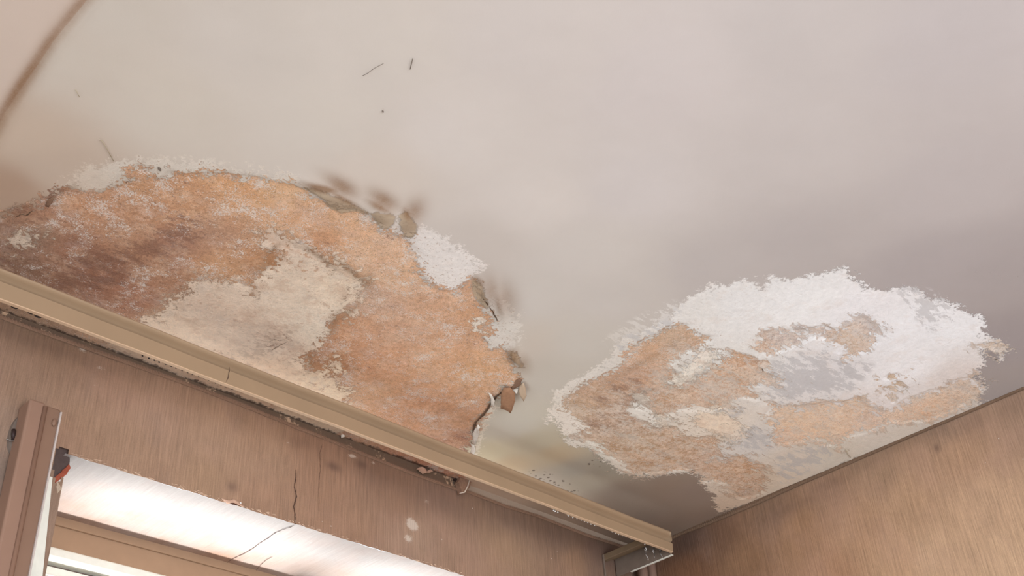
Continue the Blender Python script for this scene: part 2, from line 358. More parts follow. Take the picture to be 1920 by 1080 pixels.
CRUST_S = [((130,345),(203,186,168)),((250,300),(209,196,181)),((400,300),(212,200,186)),((560,340),(213,200,186)),((820,470),(226,216,208)),((880,500),(228,218,210)),((845,535),(228,217,208)),((940,620),(216,206,194)),((900,820),(224,210,190)),
 ((300,600),(220,200,180)),((400,580),(214,195,178)),((500,640),(210,192,176)),((560,520),(214,196,178)),((640,540),(222,204,184)),((600,620),(216,202,186)),((520,450),(214,196,180)),((620,720),(226,206,182)),((500,700),(214,190,168)),
 ((1060,780),(226,213,198)),((1120,850),(215,205,190)),((1180,875),(214,200,184)),((1180,670),(222,212,200)),((1300,590),(233,227,220)),((1400,570),(235,231,227)),((1500,560),(236,233,230)),((1620,580),(234,230,229)),((1700,620),(237,235,235)),((1800,620),(237,236,236)),((1700,690),(238,235,234)),((1550,700),(222,217,215)),((1640,760),(226,217,212)),((1800,700),(222,212,206)),((1860,660),(226,220,216)),
 ((1240,720),(224,217,206)),((1340,700),(222,217,209)),((1330,800),(222,206,188)),((1420,830),(212,203,194)),((1480,860),(212,198,182)),((1440,900),(212,192,170)),((1380,950),(206,180,156)),((1560,850),(208,196,180)),((1700,810),(212,200,186)),((1800,770),(212,200,188))]
PLAST_S = [((0,440),(160,124,102)),((20,500),(146,112,90)),((80,400),(172,130,104)),((60,440),(158,124,102)),((150,390),(190,142,108)),((150,470),(158,114,90)),((230,440),(182,138,108)),((260,340),(192,146,110)),((300,400),(188,140,106)),((200,520),(158,112,88)),((300,500),(172,128,100)),((250,560),(172,124,98)),
 ((330,450),(168,124,100)),((350,380),(196,148,112)),((450,360),(206,156,114)),((400,440),(182,140,112)),((420,500),(192,146,110)),((500,500),(184,134,96)),((520,360),(214,170,130)),((560,420),(206,160,124)),((600,450),(200,150,114)),((650,420),(212,168,132)),((700,470),(214,172,138)),((740,520),(212,170,136)),((700,560),(196,158,132)),((650,620),(196,144,108)),
 ((750,620),(202,158,128)),((800,580),(204,160,128)),((860,600),(206,158,122)),((720,680),(206,154,118)),((820,680),(208,160,124)),((900,700),(208,160,120)),((780,760),(206,154,118)),((860,780),(202,154,120)),((700,740),(210,164,128)),((620,680),(186,136,100)),((860,840),(176,128,100)),
 ((330,600),(196,160,130)),((480,640),(192,160,138)),((560,560),(196,160,130)),((450,740),(200,160,130)),((560,790),(196,152,124)),((750,870),(210,152,122)),((850,895),(205,145,115)),((650,835),(214,170,140)),((200,665),(214,178,148)),((80,610),(190,158,132)),
 ((1080,770),(190,156,124)),((1150,790),(170,136,112)),((1130,730),(192,154,124)),((1200,660),(208,166,132)),((1190,700),(200,158,128)),((1270,630),(200,168,140)),((1330,640),(204,164,130)),((1200,760),(186,152,128)),((1250,760),(196,158,126)),((1180,830),(184,148,116)),((1250,860),(186,146,112)),((1320,870),(188,146,114)),((1380,890),(192,146,108)),((1400,920),(190,144,110)),((1350,920),(200,164,134)),
 ((1380,700),(208,170,138)),((1400,680),(202,158,122)),((1340,740),(204,168,140)),((1430,700),(206,176,152)),((1480,790),(228,194,162)),((1560,790),(230,196,164)),((1450,820),(222,182,150)),((1640,790),(222,192,168)),((1740,765),(224,182,146)),((1800,740),(214,186,162)),((1830,715),(204,182,162)),((1700,740),(208,190,172)),
 ((1500,630),(200,182,172)),((1600,635),(202,176,154)),((1640,620),(204,186,176)),((1880,650),(208,190,172)),((1670,708),(200,168,130))]
DARKS = [(130,525,60,26,.75),(200,490,75,35,.85),(215,520,60,22,.8),(270,470,80,30,.7),(330,430,70,28,.62),(360,450,50,20,.5),(180,530,60,20,.6),(20,480,60,50,.45),(100,360,26,10,.9),(45,395,40,10,.55),(30,425,50,20,.5),
         (1165,730,80,20,.75),(1190,745,70,30,.65),(1130,770,60,26,.6),(1230,730,40,16,.4),(1160,820,60,20,.55),(1110,800,30,30,.5),(1110,780,30,40,.45),(1240,850,50,20,.45),(500,650,60,26,.7),(470,660,60,20,.5),(590,470,60,8,.4),(1250,870,80,20,.3),
         (840,895,40,10,.4),(900,640,24,14,.4),(880,845,16,26,.7),(240,335,16,8,.6)]
# painted blister shadow and brown water stains:  x, y, half length, half width, tilt (deg in the picture), strength
STAINS_SHADE = [(604,352,36,7,10,1.2),(645,372,42,6,32,.95),(572,351,8,4,0,.6),(640,349,34,14,28,.9),(712,386,26,8,25,1.0),(720,375,30,14,28,.9),(764,400,14,10,55,1.0),(776,396,18,24,40,.8),(765,425,16,22,60,.35),(716,410,18,16,40,.3),(632,378,26,12,20,.35),
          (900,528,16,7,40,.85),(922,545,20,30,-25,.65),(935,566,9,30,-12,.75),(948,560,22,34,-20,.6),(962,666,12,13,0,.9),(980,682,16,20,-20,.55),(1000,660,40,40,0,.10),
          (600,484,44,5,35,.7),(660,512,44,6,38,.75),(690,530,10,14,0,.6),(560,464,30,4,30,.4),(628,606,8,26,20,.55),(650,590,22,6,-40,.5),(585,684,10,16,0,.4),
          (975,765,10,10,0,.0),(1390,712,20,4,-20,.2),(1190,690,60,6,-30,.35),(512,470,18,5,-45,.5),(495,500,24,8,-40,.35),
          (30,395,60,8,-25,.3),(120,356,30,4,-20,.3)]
BLISTERS = [(618,366,40,15,25,.009),(716,398,26,14,30,.010),(766,415,15,18,50,.009),(912,552,14,26,-30,.008),(938,566,9,26,-10,.010),(966,672,11,15,-20,.010),
            (90,375,40,10,-30,.006),(250,330,22,12,0,.005),(958,715,20,14,-30,.006),(890,830,10,30,15,.006),(1865,655,22,12,20,.004)]
LIFTS = [[(566,350),(590,352),(612,358),(640,370),(664,384),(690,396),(684,402),(664,396),(655,398),(640,402),(614,388),(606,372),(585,362)],
 [(692,400),(705,394),(724,396),(742,404),(740,412),(730,428),(716,430),(706,420),(700,408)],
 [(750,402),(760,396),(772,408),(782,424),(780,438),(770,448),(756,442),(750,424)],
 [(886,528),(896,526),(905,536),(910,554),(918,572),(914,580),(902,572),(892,562),(886,544)],
 [(954,662),(962,656),(972,664),(976,674),(984,690),(974,688),(966,678),(958,672)]]

def ellipse(X, Y, px, py, a, b, tilt, soft=True):
    """bump of an ellipse given in the picture, laid on the ceiling plane"""
    c = math.cos(math.radians(tilt)); s = math.sin(math.radians(tilt)); o = np.array(onz(px, py)[:2])
    u = np.array(onz(px+a*c, py+a*s)[:2])-o; v = np.array(onz(px-b*s, py+b*c)[:2])-o
    Mi = np.linalg.inv(np.array([u, v]).T); x = X-o[0]; y = Y-o[1]
    p = Mi[0, 0]*x+Mi[0, 1]*y; q = Mi[1, 0]*x+Mi[1, 1]*y
    return np.exp(-(p*p+q*q)*.9), p, q

def seam(y): return .3495+.105*np.clip(y-1.15, 0, 1)+.009*fbm(y, y*0+3.3, 7, 3)
def build_ceiling():
    GX = np.concatenate([np.linspace(.35, .45, 30)[:-1], np.arange(.45, 2.326, .0042), [2.326]])
    GY = np.concatenate([np.arange(-2.0, -.1, .1), np.arange(0, .4, .01), np.arange(.4, 1.79, .0042), [1.795]])
    X, Y = np.meshgrid(GX, GY, indexing='ij')
    edge = seam(Y)
    w = np.clip(1-(X-.35)/.1, 0, 1); X = X+(edge-.35)*w
    A = np.full(X.shape+(4,), 0.); B = np.zeros(X.shape+(4,))
    def U(polys): return np.max([sdf(PC(p), X, Y) for p in polys], 0)
    P2 = U(PLASTER_2)
    A[..., 0] = U(CRUST); A[..., 1] = np.maximum(sdf(PC(PLASTER_1), X, Y), P2); A[..., 2] = U(CREAM); A[..., 3] = U(GREY)
    wav = fbm(X, Y, 22, 4)
    for x, y, a, b, k in DARKS: B[..., 0] = np.maximum(B[..., 0], ellipse(X, Y, x, y, a, b, -22)[0]*k)
    for x, y, a, b, tl, k in STAINS_SHADE: B[..., 2] = np.maximum(B[..., 2], ellipse(X, Y, x, y, a, b, tl)[0]*k)
    B[..., 2] = np.maximum(B[..., 2], (.70+.7*fbm(X, Y, 12, 3))*np.exp(-((X-seam(Y)-.002)/.011)**2))
    for x, y, a, b in ((1035, 903, 42, 12), (1010, 888, 16, 6), (1065, 912, 20, 6), (1120, 868, 12, 6)):
        B[..., 1] = np.maximum(B[..., 1], ellipse(X, Y, x, y, a, b, 25)[0])
    B[..., 3] = ((X > onz(1020, 700).x) & (X*0+1 > 0))*np.clip((X-1.55)/.15, 0, 1)
    E_ = np.zeros(X.shape+(4,)); E_[..., 0] = U(LIFTS)
    d = 1.783-Y
    E_[..., 1] = np.clip(.80-d/.026, 0, 1)*(X > .2)*np.clip((1.69-X)/.03, 0, 1)*(1+.5*fbm(X, Y, 14, 3))
    E_[..., 2] = np.maximum(sdf(PC(CRUST[1]), X, Y)*30, sdf(PC(CRUST[2]), X, Y)*30).clip(-1, 1)*.5+.5
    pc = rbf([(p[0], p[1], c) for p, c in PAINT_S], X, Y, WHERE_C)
    cc = rbf([(p[0], p[1], c) for p, c in CRUST_S], X, Y, WHERE_C)
    pl = rbf([(p[0], p[1], c) for p, c in PLAST_S], X, Y, WHERE_C, 3.6)
    # uneven coat, broken edges and lifted blisters are real relief
    Z = np.full(X.shape, CZ)+.0028*fbm(X, Y, 3, 3)+.0006*fbm(X, Y, 20, 3)
    t = np.clip((A[..., 1]+.014*fbm(X, Y, 38, 4)*2)/.006+.5, 0, 1); t = t*t*(3-2*t)
    Z = Z+t*(.0022+.0016*fbm(X, Y, 60, 4))
    q_ = np.clip((X-seam(Y))/.016, 0, 1); Z = Z+.008*(1-q_*q_*(3-2*q_))
    for x, y, a, b, tl, h in BLISTERS:
        e, p, q = ellipse(X, Y, x, y, a, b, tl); Z = Z-.55*h*e*(1+.5*fbm(X, Y, 60, 3))
    Pm = np.stack([X+CAM.x, Y+CAM.y, Z], -1)
    return grid_obj('ceiling', Pm, np.ones((Pm.shape[0]-1, Pm.shape[1]-1), bool), MAT_CEIL,
                    {'layers': A, 'stains_shade': B, 'extras': E_, 'paint_col': pc*REFL, 'crust_col': cc*REFL, 'plaster_col': pl*REFL}, flip=True, kind='structure')
REFL = 1.0
MAT_CEIL = ceiling_material()
build_ceiling()

# the higher strip of ceiling beyond the seam at the far left
def build_high_strip():
    GX = np.concatenate([np.linspace(-1.6, .28, 41), np.linspace(.283, .44, 49)]); GY = np.linspace(-2, 1.795, 260); X, Y = np.meshgrid(GX, GY, indexing='ij')
    X = np.minimum(X, seam(Y)+.006); Z = CZ+.0075+.0012*fbm(X, Y, 5, 3)
    A = np.full(X.shape+(4,), -.06); B = np.zeros(X.shape+(4,))
    B[..., 2] = (.85+.6*fbm(X, Y, 12, 3))*np.exp(-((X-seam(Y))/.009)**2)
    pc = np.zeros(X.shape+(3,))+lin((203, 184, 169))*REFL
    Pm = np.stack([X, Y, Z], -1)
    grid_obj('ceiling', Pm, np.ones((89, 259), bool), MAT_CEIL, {'layers': A, 'stains_shade': B, 'extras': B*0-.05, 'paint_col': pc, 'crust_col': pc, 'plaster_col': pc}, flip=True, kind='structure')
build_high_strip()

# ------------------------------------------------------------------ walls with ribbed wallpaper
MAT_WL = wallpaper_material('brown_ribbed_wallpaper', 'z')
MAT_SOF = wallpaper_material('reveal_wallpaper', 'y', .4)
OX0, OX1, OZ = .742, 2.02, CZ-.228   # window opening: left, right, head
SOF_Y1 = 2.04
WL_S = [((20,620),(150,118,98)),((100,680),(152,118,98)),((40,720),(152,118,98)),((200,720),(160,124,104)),((150,800),(164,128,106)),((300,780),(168,132,112)),((250,850),(166,130,108)),((400,820),(172,136,114)),((400,900),(168,132,108)),((500,850),(168,132,110)),((500,950),(166,128,106)),
 ((600,900),(160,122,100)),((640,990),(162,124,102)),((700,870),(148,114,96)),((750,950),(154,118,98)),((770,1000),(170,136,116)),((830,920),(146,115,100)),((850,1000),(166,130,110)),((950,960),(148,118,102)),((950,1030),(168,132,108)),((1050,1000),(140,110,94)),((1080,1060),(162,124,100)),((1130,1040),(126,98,84)),((1120,1079),(134,104,88)),((10,800),(156,124,106)),((10,900),(140,116,104)),((600,820),(160,122,102))]
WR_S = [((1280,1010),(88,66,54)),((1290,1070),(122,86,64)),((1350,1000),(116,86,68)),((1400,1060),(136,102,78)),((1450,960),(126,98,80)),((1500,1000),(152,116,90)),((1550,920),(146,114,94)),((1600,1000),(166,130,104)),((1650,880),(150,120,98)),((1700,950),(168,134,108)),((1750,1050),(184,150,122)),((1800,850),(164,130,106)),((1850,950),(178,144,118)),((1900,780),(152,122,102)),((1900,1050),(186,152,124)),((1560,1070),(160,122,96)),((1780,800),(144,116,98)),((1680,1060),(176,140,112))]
def smudge(U, V, where, L):
    o = np.zeros(U.shape)
    for x, y, a, b, k in L:
        c = where(x, y); u = where(x+a, y); v = where(x, y+b)
        ra = math.hypot(u[0]-c[0], u[1]-c[1]); rb = math.hypot(v[0]-c[0], v[1]-c[1])
        o = np.maximum(o, k*np.exp(-(((U-c[0])/ra)**2+((V-c[1])/rb)**2)))
    return o
LP = [(-60,567),(0,590),(60,613),(125,636),(250,681),(375,726),(475,765),(557,799),(605,817),(652,837),(715,862),(778,887),(856,915),(881,921),(949,947),(1008,965),(1100,1001),(1150,1017),(1186,1029)]
def build_wall_left():
    GX = np.concatenate([np.arange(-1.6, .45, .1), np.arange(.5, 2.32, .0045), [2.326]]); GZ = np.concatenate([np.arange(0, 1.9, .1), np.arange(1.9, 2.605, .0045), [2.615]])
    X, Z = np.meshgrid(GX, GZ, indexing='ij')
    wh = lambda px, py: (ony(px, py).x, ony(px, py).z)
    col = rbf([(p[0], p[1], c) for p, c in WL_S], X, Z, wh)
    M = np.zeros(X.shape+(4,))
    M[..., 0] = smudge(X, Z, wh, [(860,960,90,30,.5),(1000,990,100,26,.5),(1120,1030,50,26,.7),(625,875,0.1+14,9,1.0),(678,872,10,8,1.),(780,930,40,22,.45),(30,880,18,60,.6),(20,960,20,60,.5),(60,640,120,14,.35),(740,905,60,20,.35),(435,912,10,10,.8),(560,830,26,14,.3)])
    M[..., 1] = smudge(X, Z, wh, [(773,985,16,14,.75),(765,1010,14,12,.6),(155,655,16,8,.7),(190,690,26,7,.6),(205,695,20,8,.5),(660,855,12,6,.8),(230,700,14,6,.5),(540,830,8,8,.6),(700,868,6,6,.6),(800,940,12,8,.5)])
    bx = np.array([ony(*p).x for p in LP]); bz = np.array([ony(*p).z for p in LP])
    M[..., 2] = np.clip((Z-np.interp(X, bx, bz)+.001)/.002, 0, 1); M[..., 3] = np.clip((1.69-X)/.03, 0, 1)
    Y = YW-.0016*fbm(X, Z, 12, 4)-.002*fbm(X, Z, 3, 2)
    low = OZ+.003*fbm(X*1., Z*0+7., 60, 4)
    cx = (X[:-1, :-1]+X[1:, 1:])/2; cz = (Z[:-1, :-1]+Z[1:, 1:])/2
    keep = ~((cx > OX0) & (cx < OX1) & (cz < OZ) & (cz > .85))
    hole = PW([(106,838),(128,843),(129,868),(128,886),(112,900),(104,906),(100,880),(103,850)]); keep &= sdf(hole, cx, cz) < 0
    hole2 = PW([(418,936),(432,941),(440,940),(452,944),(458,950),(448,955),(438,952),(428,944)]); keep &= sdf(hole2, cx, cz) < 0
    # ragged head of the opening
    j = int(np.argmin(abs(GZ-OZ)));
    m = (X > OX0-.002) & (X < OX1) & (abs(Z-GZ[j]) < 1e-6); Z = np.where(m, low, Z)
    grid_obj('wall_left', np.stack([X, Y, Z], -1), keep, MAT_WL, {'wall_col': col*.86*np.array([.97, 1.02, .98]), 'wall_marks': M}, kind='structure')
def PW(pts): return [(ony(*p).x, ony(*p).z) for p in pts]
build_wall_left()
def build_soffit():
    # underside of the lintel plus the two jambs
    GX = np.arange(OX0-.004, OX1+.01, .0045); GY = np.linspace(YW, CAM.y+SOF_Y1+.05, 60); X, Y = np.meshgrid(GX, GY, indexing='ij')
    v = (Y-YW)
    Z = OZ+.0015*fbm(X, Y, 16, 4)+.004*np.exp(-v/.004)*fbm(X, Y*0+7, 60, 4)
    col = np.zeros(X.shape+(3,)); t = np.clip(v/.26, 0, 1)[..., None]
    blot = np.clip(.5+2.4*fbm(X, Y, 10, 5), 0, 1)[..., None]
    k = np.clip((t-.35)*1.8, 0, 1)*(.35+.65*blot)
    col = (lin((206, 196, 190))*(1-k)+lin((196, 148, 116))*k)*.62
    M = np.zeros(X.shape+(4,))
    grid_obj('wall_left', np.stack([X, Y, Z], -1), np.ones((len(GX)-1, 59), bool), MAT_SOF, {'wall_col': col, 'wall_marks': M}, flip=True, kind='structure')
    for x, s in ((OX0, 1), (OX1, -1)):
        bm = bmesh.new(); box(bm, (x-.02*(s > 0), YW+(.07 if s > 0 else .003), .85), (x+.02*(s < 0), CAM.y+SOF_Y1+.05, OZ-.002)); bm_obj('wall_left', bm, simple('reveal_plaster', (196, 176, 160), .9), kind='structure')
    bm = bmesh.new(); box(bm, (OX0, YW-.02, .81), (OX1, CAM.y+SOF_Y1+.05, .85), .003); bm_obj('window_1', bm, simple('sill_paint', (214, 206, 194), .5), kind='structure')
build_soffit()
def build_wall_right():
    GY = np.concatenate([np.arange(-2, .25, .1), np.arange(.3, 1.79, .0045), [1.80]]); GZ = np.concatenate([np.arange(0, 1.95, .1), np.arange(1.95, 2.605, .0045), [2.615]])
    Y, Z = np.meshgrid(GY, GZ, indexing='ij'); wh = lambda px, py: (onx(px, py).y, onx(px, py).z)
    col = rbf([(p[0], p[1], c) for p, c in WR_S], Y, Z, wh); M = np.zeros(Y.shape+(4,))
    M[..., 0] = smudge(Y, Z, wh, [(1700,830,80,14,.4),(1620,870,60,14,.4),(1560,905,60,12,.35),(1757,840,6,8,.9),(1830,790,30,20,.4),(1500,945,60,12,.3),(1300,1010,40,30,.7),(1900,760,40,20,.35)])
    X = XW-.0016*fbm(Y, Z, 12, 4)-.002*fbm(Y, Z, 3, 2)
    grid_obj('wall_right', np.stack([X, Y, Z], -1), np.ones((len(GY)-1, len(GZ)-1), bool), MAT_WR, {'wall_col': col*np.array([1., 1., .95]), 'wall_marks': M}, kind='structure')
MAT_WR = MAT_WL
build_wall_right()
bm = bmesh.new(); box(bm, (-1.6, -2, -.05), (XW, YW, 0)); bm_obj('floor', bm, simple('worn_floor_boards', (160, 150, 140), .6), kind='structure')

# braided cords covering the wallpaper edges
def braid(name, pts, n, mat, h=.0085, th=.0045, tooth=.0016):
    """pts: world polyline of the cord's upper edge; n: direction into the room"""
    pts = [Vector(p) for p in pts]; L = [0]
    for a, b in zip(pts, pts[1:]): L.append(L[-1]+(b-a).length)
    step = .0022; N = int(L[-1]/step); vs = []; fs = []; n = Vector(n)
    prof = [(0, 0), (.55, .0), (1, .18), (.8, .36), (1, .55), (.95, .8), (.5, 1), (0, 1.02)]
    for i in range(N):
        s = i*step; k = max(j for j in range(len(L)) if L[j] <= s+1e-9); k = min(k, len(pts)-2)
        p = pts[k].lerp(pts[k+1], (s-L[k])/(L[k+1]-L[k])); up = tooth*(.5 if i % 3 == 0 else -.5)
        for q, (o, d) in enumerate(prof):
            w = .0006*math.sin(i*2.1+q*1.7); z = p.z+(up if q in (0, 1, 2) else 0)-d*h
            v = p+n*(o*th+w); vs.append((v.x, v.y, z))
        if i:
            for q in range(len(prof)-1): a = (i-1)*len(prof)+q; fs.append((a, a+1, a+1+len(prof), a+len(prof)))
    return mesh_obj(name, vs, fs, mat, smooth=False, kind='structure')
M_BR = simple('dusty_brown_braid', (146, 116, 96), .9, .3, 300)
M_BR2 = simple('olive_brown_braid', (112, 88, 70), .9, .3, 300)
braid('trim_1', [ony(x, y, YW-.001) for x, y in LP], (0, -1, 0), M_BR, h=.0075, th=.0022)
RPt = [(1240,1013),(1275,996),(1330,975),(1400,946),(1500,901),(1600,858),(1700,814),(1800,772),(1920,720),(1990,690)]
braid('trim_2', [onx(x, y, XW-.002) for x, y in RPt], (-1, 0, 0), M_BR2, h=.012, th=.006)

# ------------------------------------------------------------------ window in the reveal
WY = CAM.y+SOF_Y1
M_WHITE = simple('chipped_white_gloss_paint', (226, 224, 212), .45, .12, 40)
M_LILAC = simple('pale_lilac_grey', (186, 172, 164), .6, .15, 40)
M_HEAD = simple('beige_painted_board', (158, 128, 102), .7, .10, 30)
M_DARKGAP = simple('dark_rebate', (112, 92, 84), .9, .3, 90)  # recessed rebate, darker than the white rails
def zpix(px, py, y): return ony(px, py, y).z
z1 = zpix(100, 1031, WY-.012); z2 = zpix(100, 1048, WY-.03); z3 = zpix(100, 1062, WY)
bm = bmesh.new(); box(bm, (OX0, WY-.012, z1), (OX1, WY+.03, OZ+.01), .002)
box(bm, (OX0, WY-.017, OZ-.017), (OX1, WY-.011, OZ+.004), .002)
win = bm_obj('window_1', bm, M_HEAD, kind='structure')
bm = bmesh.new(); box(bm, (OX0, WY-.030, z2), (OX1, WY+.03, z1-.0005), .007, 3)
bm_obj('window_frame', bm, M_WHITE, parent=win, label='white chipped top rail of the window frame')
bm = bmesh.new(); box(bm, (OX0, WY, z3-.005), (OX1, WY+.03, z2-.0005))
bm_obj('frame_rebate', bm, M_DARKGAP, parent=win)
z4 = zpix(100, 1078, WY-.012)
bm = bmesh.new(); box(bm, (OX0, WY-.012, z3-.045), (OX1, WY+.03, z3-.0055), .003); box(bm, (OX0, WY-.016, z4-.004), (OX1, WY-.010, z4), .001)
box(bm, (OX0, WY-.010, .90), (OX0+.05, WY+.03, z3-.045), .003); box(bm, (1.36, WY-.010, .90), (1.42, WY+.03, z3-.045), .003)
box(bm, (OX1-.05, WY-.010, .90), (OX1, WY+.03, z3-.045), .003); box(bm, (OX0, WY-.010, .851), (OX1, WY+.03, .90), .003)
bm_obj('window_sash', bm, M_WHITE, parent=win)
gm = bpy.data.materials.new('window_glass'); gm.use_nodes = True; nt = gm.node_tree; nt.nodes.clear()
o_ = nt.nodes.new('ShaderNodeOutputMaterial'); mx = nt.nodes.new('ShaderNodeMixShader'); tr = nt.nodes.new('ShaderNodeBsdfTransparent'); gl = nt.nodes.new('ShaderNodeBsdfGlossy')
gl.inputs['Roughness'].default_value = .02; mx.inputs[0].default_value = .06; tr.inputs[0].default_value = (.97, .98, .98, 1)
nt.links.new(tr.outputs[0], mx.inputs[1]); nt.links.new(gl.outputs[0], mx.inputs[2]); nt.links.new(mx.outputs[0], o_.inputs[0])
bm = bmesh.new(); box(bm, (OX0+.04, WY+.008, .89), (OX1-.04, WY+.011, z3-.04)); bm_obj('window_pane', bm, gm, parent=win)
# moulded white lining at the left jamb
def prism(bm, poly, z0, z1, lean=0.):
    n = len(poly); a = [bm.verts.new((x+lean*(z0-z1), y, z0)) for x, y in poly]; b = [bm.verts.new((x, y, z1)) for x, y in poly]
    for i in range(n): bm.faces.new((a[i], a[(i+1) % n], b[(i+1) % n], b[i]))
    bm.faces.new(a); bm.faces.new(b[::-1])
JX = ony(99, 905, YW-.004).x
zt = ony(99, 896, YW-.004).z
bm = bmesh.new()
prism(bm, [(JX-.050, YW-.012), (JX-.030, YW-.016), (JX-.027, YW-.010), (JX-.018, YW-.012), (JX-.016, YW-.006), (JX-.003, YW-.006), (JX-.001, YW-.001), (JX, YW+.03), (JX-.05, YW+.03)], .86, zt, -.085)
bm_obj('frame_lining', bm, M_WHITE, parent=win, label='white moulded upright of the window lining')
bm = bmesh.new(); prism(bm, [(JX+.0005, YW+.004), (JX+.0032, YW+.010), (JX+.0032, YW+.06), (JX+.0005, YW+.06)], .86, zt+.002, -.085)
bm_obj('lining_edge', bm, M_LILAC, parent=win)

# ------------------------------------------------------------------ casing boards left of the window
M_CAS = simple('pinkish_brown_board', (142, 110, 92), .5, .10, 12)
M_CAS2 = simple('brown_board', (130, 100, 82), .5, .10, 12)
PY = CAM.y+1.74
a = ony(57, 746, PY); b_ = ony(86, 752, PY); c_ = ony(115, 769, PY)
cas = empty('window_casing', (a.x+.03, YW, .9), label='tall pinkish brown two-board casing standing left of the white window frame', cat='casing')
bm = bmesh.new(); box(bm, (a.x, PY, .9), (b_.x+.001, YW-.001, a.z), .004, 3); bm_obj('casing_board', bm, M_CAS, parent=cas, label='left casing board, topmost of the pair')
bm = bmesh.new(); box(bm, (b_.x+.0003, PY-.0005, .9), (c_.x, YW-.001, c_.z), .003, 3); bm_obj('casing_board', bm, M_CAS2, parent=cas, label='right casing board, cut a little lower')
bm = bmesh.new(); tube(bm, [(b_.x+.001, PY-.0005, .9), (b_.x+.001, PY-.0005, c_.z-.004)], .0042, 12); bm_obj('bead', bm, M_CAS, parent=cas, smooth=True)
bm = bmesh.new(); box(bm, (c_.x-.0022, PY-.0042, .9), (c_.x+.0006, YW-.001, c_.z-.006)); bm_obj('edge_highlight', bm, M_LILAC, parent=cas, label='pale strip painted as the lit right edge of the casing')  # highlight on the casing edge, put in as a pale strip
bm = bmesh.new(); q = ony(96, 792, PY); bmesh.ops.create_icosphere(bm, subdivisions=2, radius=.005, matrix=Matrix.Translation((q.x+.004, PY-.003, q.z)) @ Matrix.Diagonal((.8, .6, 1.5, 1))); bm_obj('screw_cap', bm, M_CAS2, parent=cas, smooth=True)

# wall hook at the frame's left edge
M_DK = simple('dark_oily_metal', (62, 48, 46), .5, .2, 60, .3); M_STL = simple('tarnished_steel', (150, 142, 136), .35, .2, 90, .8)
M_PLT = simple('grey_painted_plate', (112, 98, 88), .6, .2, 60)
p0 = ony(31, 818, YW-.004); hk = empty('wall_hook', (p0.x, YW, p0.z), label='grey oval wall hook plate with a dark slot, left of the casing', cat='hook')
bm = bmesh.new()
pl = [(p0.x+.012*math.cos(t), p0.z+.036*math.sin(t)*(1 if math.sin(t) > 0 else .9)) for t in np.linspace(0, 2*math.pi, 29)[:-1]]
f0 = [bm.verts.new((x, YW-.006, z)) for x, z in pl]; f1 = [bm.verts.new((x*1.0+(x-p0.x)*.12, YW+.001, z+(z-p0.z)*.06)) for x, z in pl]
bm.faces.new(f0); bm.faces.new(f1[::-1])
for i in range(28): bm.faces.new((f0[i], f0[(i+1) % 28], f1[(i+1) % 28], f1[i]))
bm_obj('plate', bm, M_PLT, parent=hk)
s0 = ony(26, 806, YW-.009); s1 = ony(26, 824, YW-.009)
bm = bmesh.new(); tube(bm, [(s0.x, YW-.008, s0.z), (s0.x, YW-.011, (s0.z+s1.z)/2), (s1.x, YW-.008, s1.z)], .0035, 8); bm_obj('peg', bm, M_DK, parent=hk, smooth=True)
w = [ony(x, y, YW-.011) for x, y in ((12, 823), (20, 826), (30, 825), (40, 827))]
bm = bmesh.new(); tube(bm, w, .0011, 6); bm_obj('wire', bm, M_STL, parent=hk, smooth=True)

# broken corner of the wall: dark sheet for the hollow's shade, with a red brick stump
def solid_poly(name, pts, thick, mat, jitter=0., **k):
    """closed outline of world points, given thickness along its normal, roughened"""
    P = [Vector(p) for p in pts]; c = sum(P, Vector())/len(P); nrm = Vector((0, 0, 0))
    for i in range(len(P)): nrm += (P[i]-c).cross(P[(i+1) % len(P)]-c)
    nrm.normalize(); fine = []
    for i in range(len(P)):
        a, b = P[i], P[(i+1) % len(P)]; m = max(1, int((b-a).length/.004))
        for j in range(m):
            q = a.lerp(b, j/m); fine.append(q+Vector([random.uniform(-1, 1)*jitter for _ in range(3)]))
    bm = bmesh.new(); n = len(fine); rings = []
    for s, inset in ((-.5, .0), (.5, .0)):
        rings.append([bm.verts.new(p+nrm*thick*s) for p in fine])
    mid = [[bm.verts.new(p.lerp(c, .45)+nrm*(thick*s*1.15+random.uniform(-1, 1)*jitter*.3)) for p in fine] for s in (-.5, .5)]
    cen = [bm.verts.new(c+nrm*thick*s*1.4) for s in (-.5, .5)]
    for i in range(n):
        j = (i+1) % n; bm.faces.new((rings[0][i], rings[0][j], rings[1][j], rings[1][i]))
        for q in (0, 1):
            bm.faces.new((rings[q][i], rings[q][j], mid[q][j], mid[q][i])); bm.faces.new((mid[q][i], mid[q][j], cen[q]))
    return bm_obj(name, bm, mat, smooth=thick < .002, **k)
solid_poly('wall_cavity', [ony(x, y, YW+.012) for x, y in ((97, 836), (112, 838), (130, 842), (129, 868), (127, 878), (112, 890), (98, 902))], .006, simple('hollow_shade', (84, 70, 66), .95, .3, 120), .0003, kind='structure')
solid_poly('broken_brick', [ony(x, y, YW+.010) for x, y in ((101, 908), (98, 898), (112, 887), (126, 872), (129, 880), (122, 891), (108, 903))], .012, simple('red_brick', (150, 78, 58), .95, .3, 150), .0006,
           label='broken red brick edge in the dark hole at the window corner', cat='brick')
solid_poly('plaster_chunk', [ony(x, y, YW+.006) for x, y in ((104, 906), (110, 910), (113, 918), (109, 926), (104, 930), (101, 918))], .01, simple('crumbling_mortar', (178, 158, 138), .95, .3, 150), .0008,
           label='small crumbling mortar lump under the red brick at the window corner', cat='plaster')
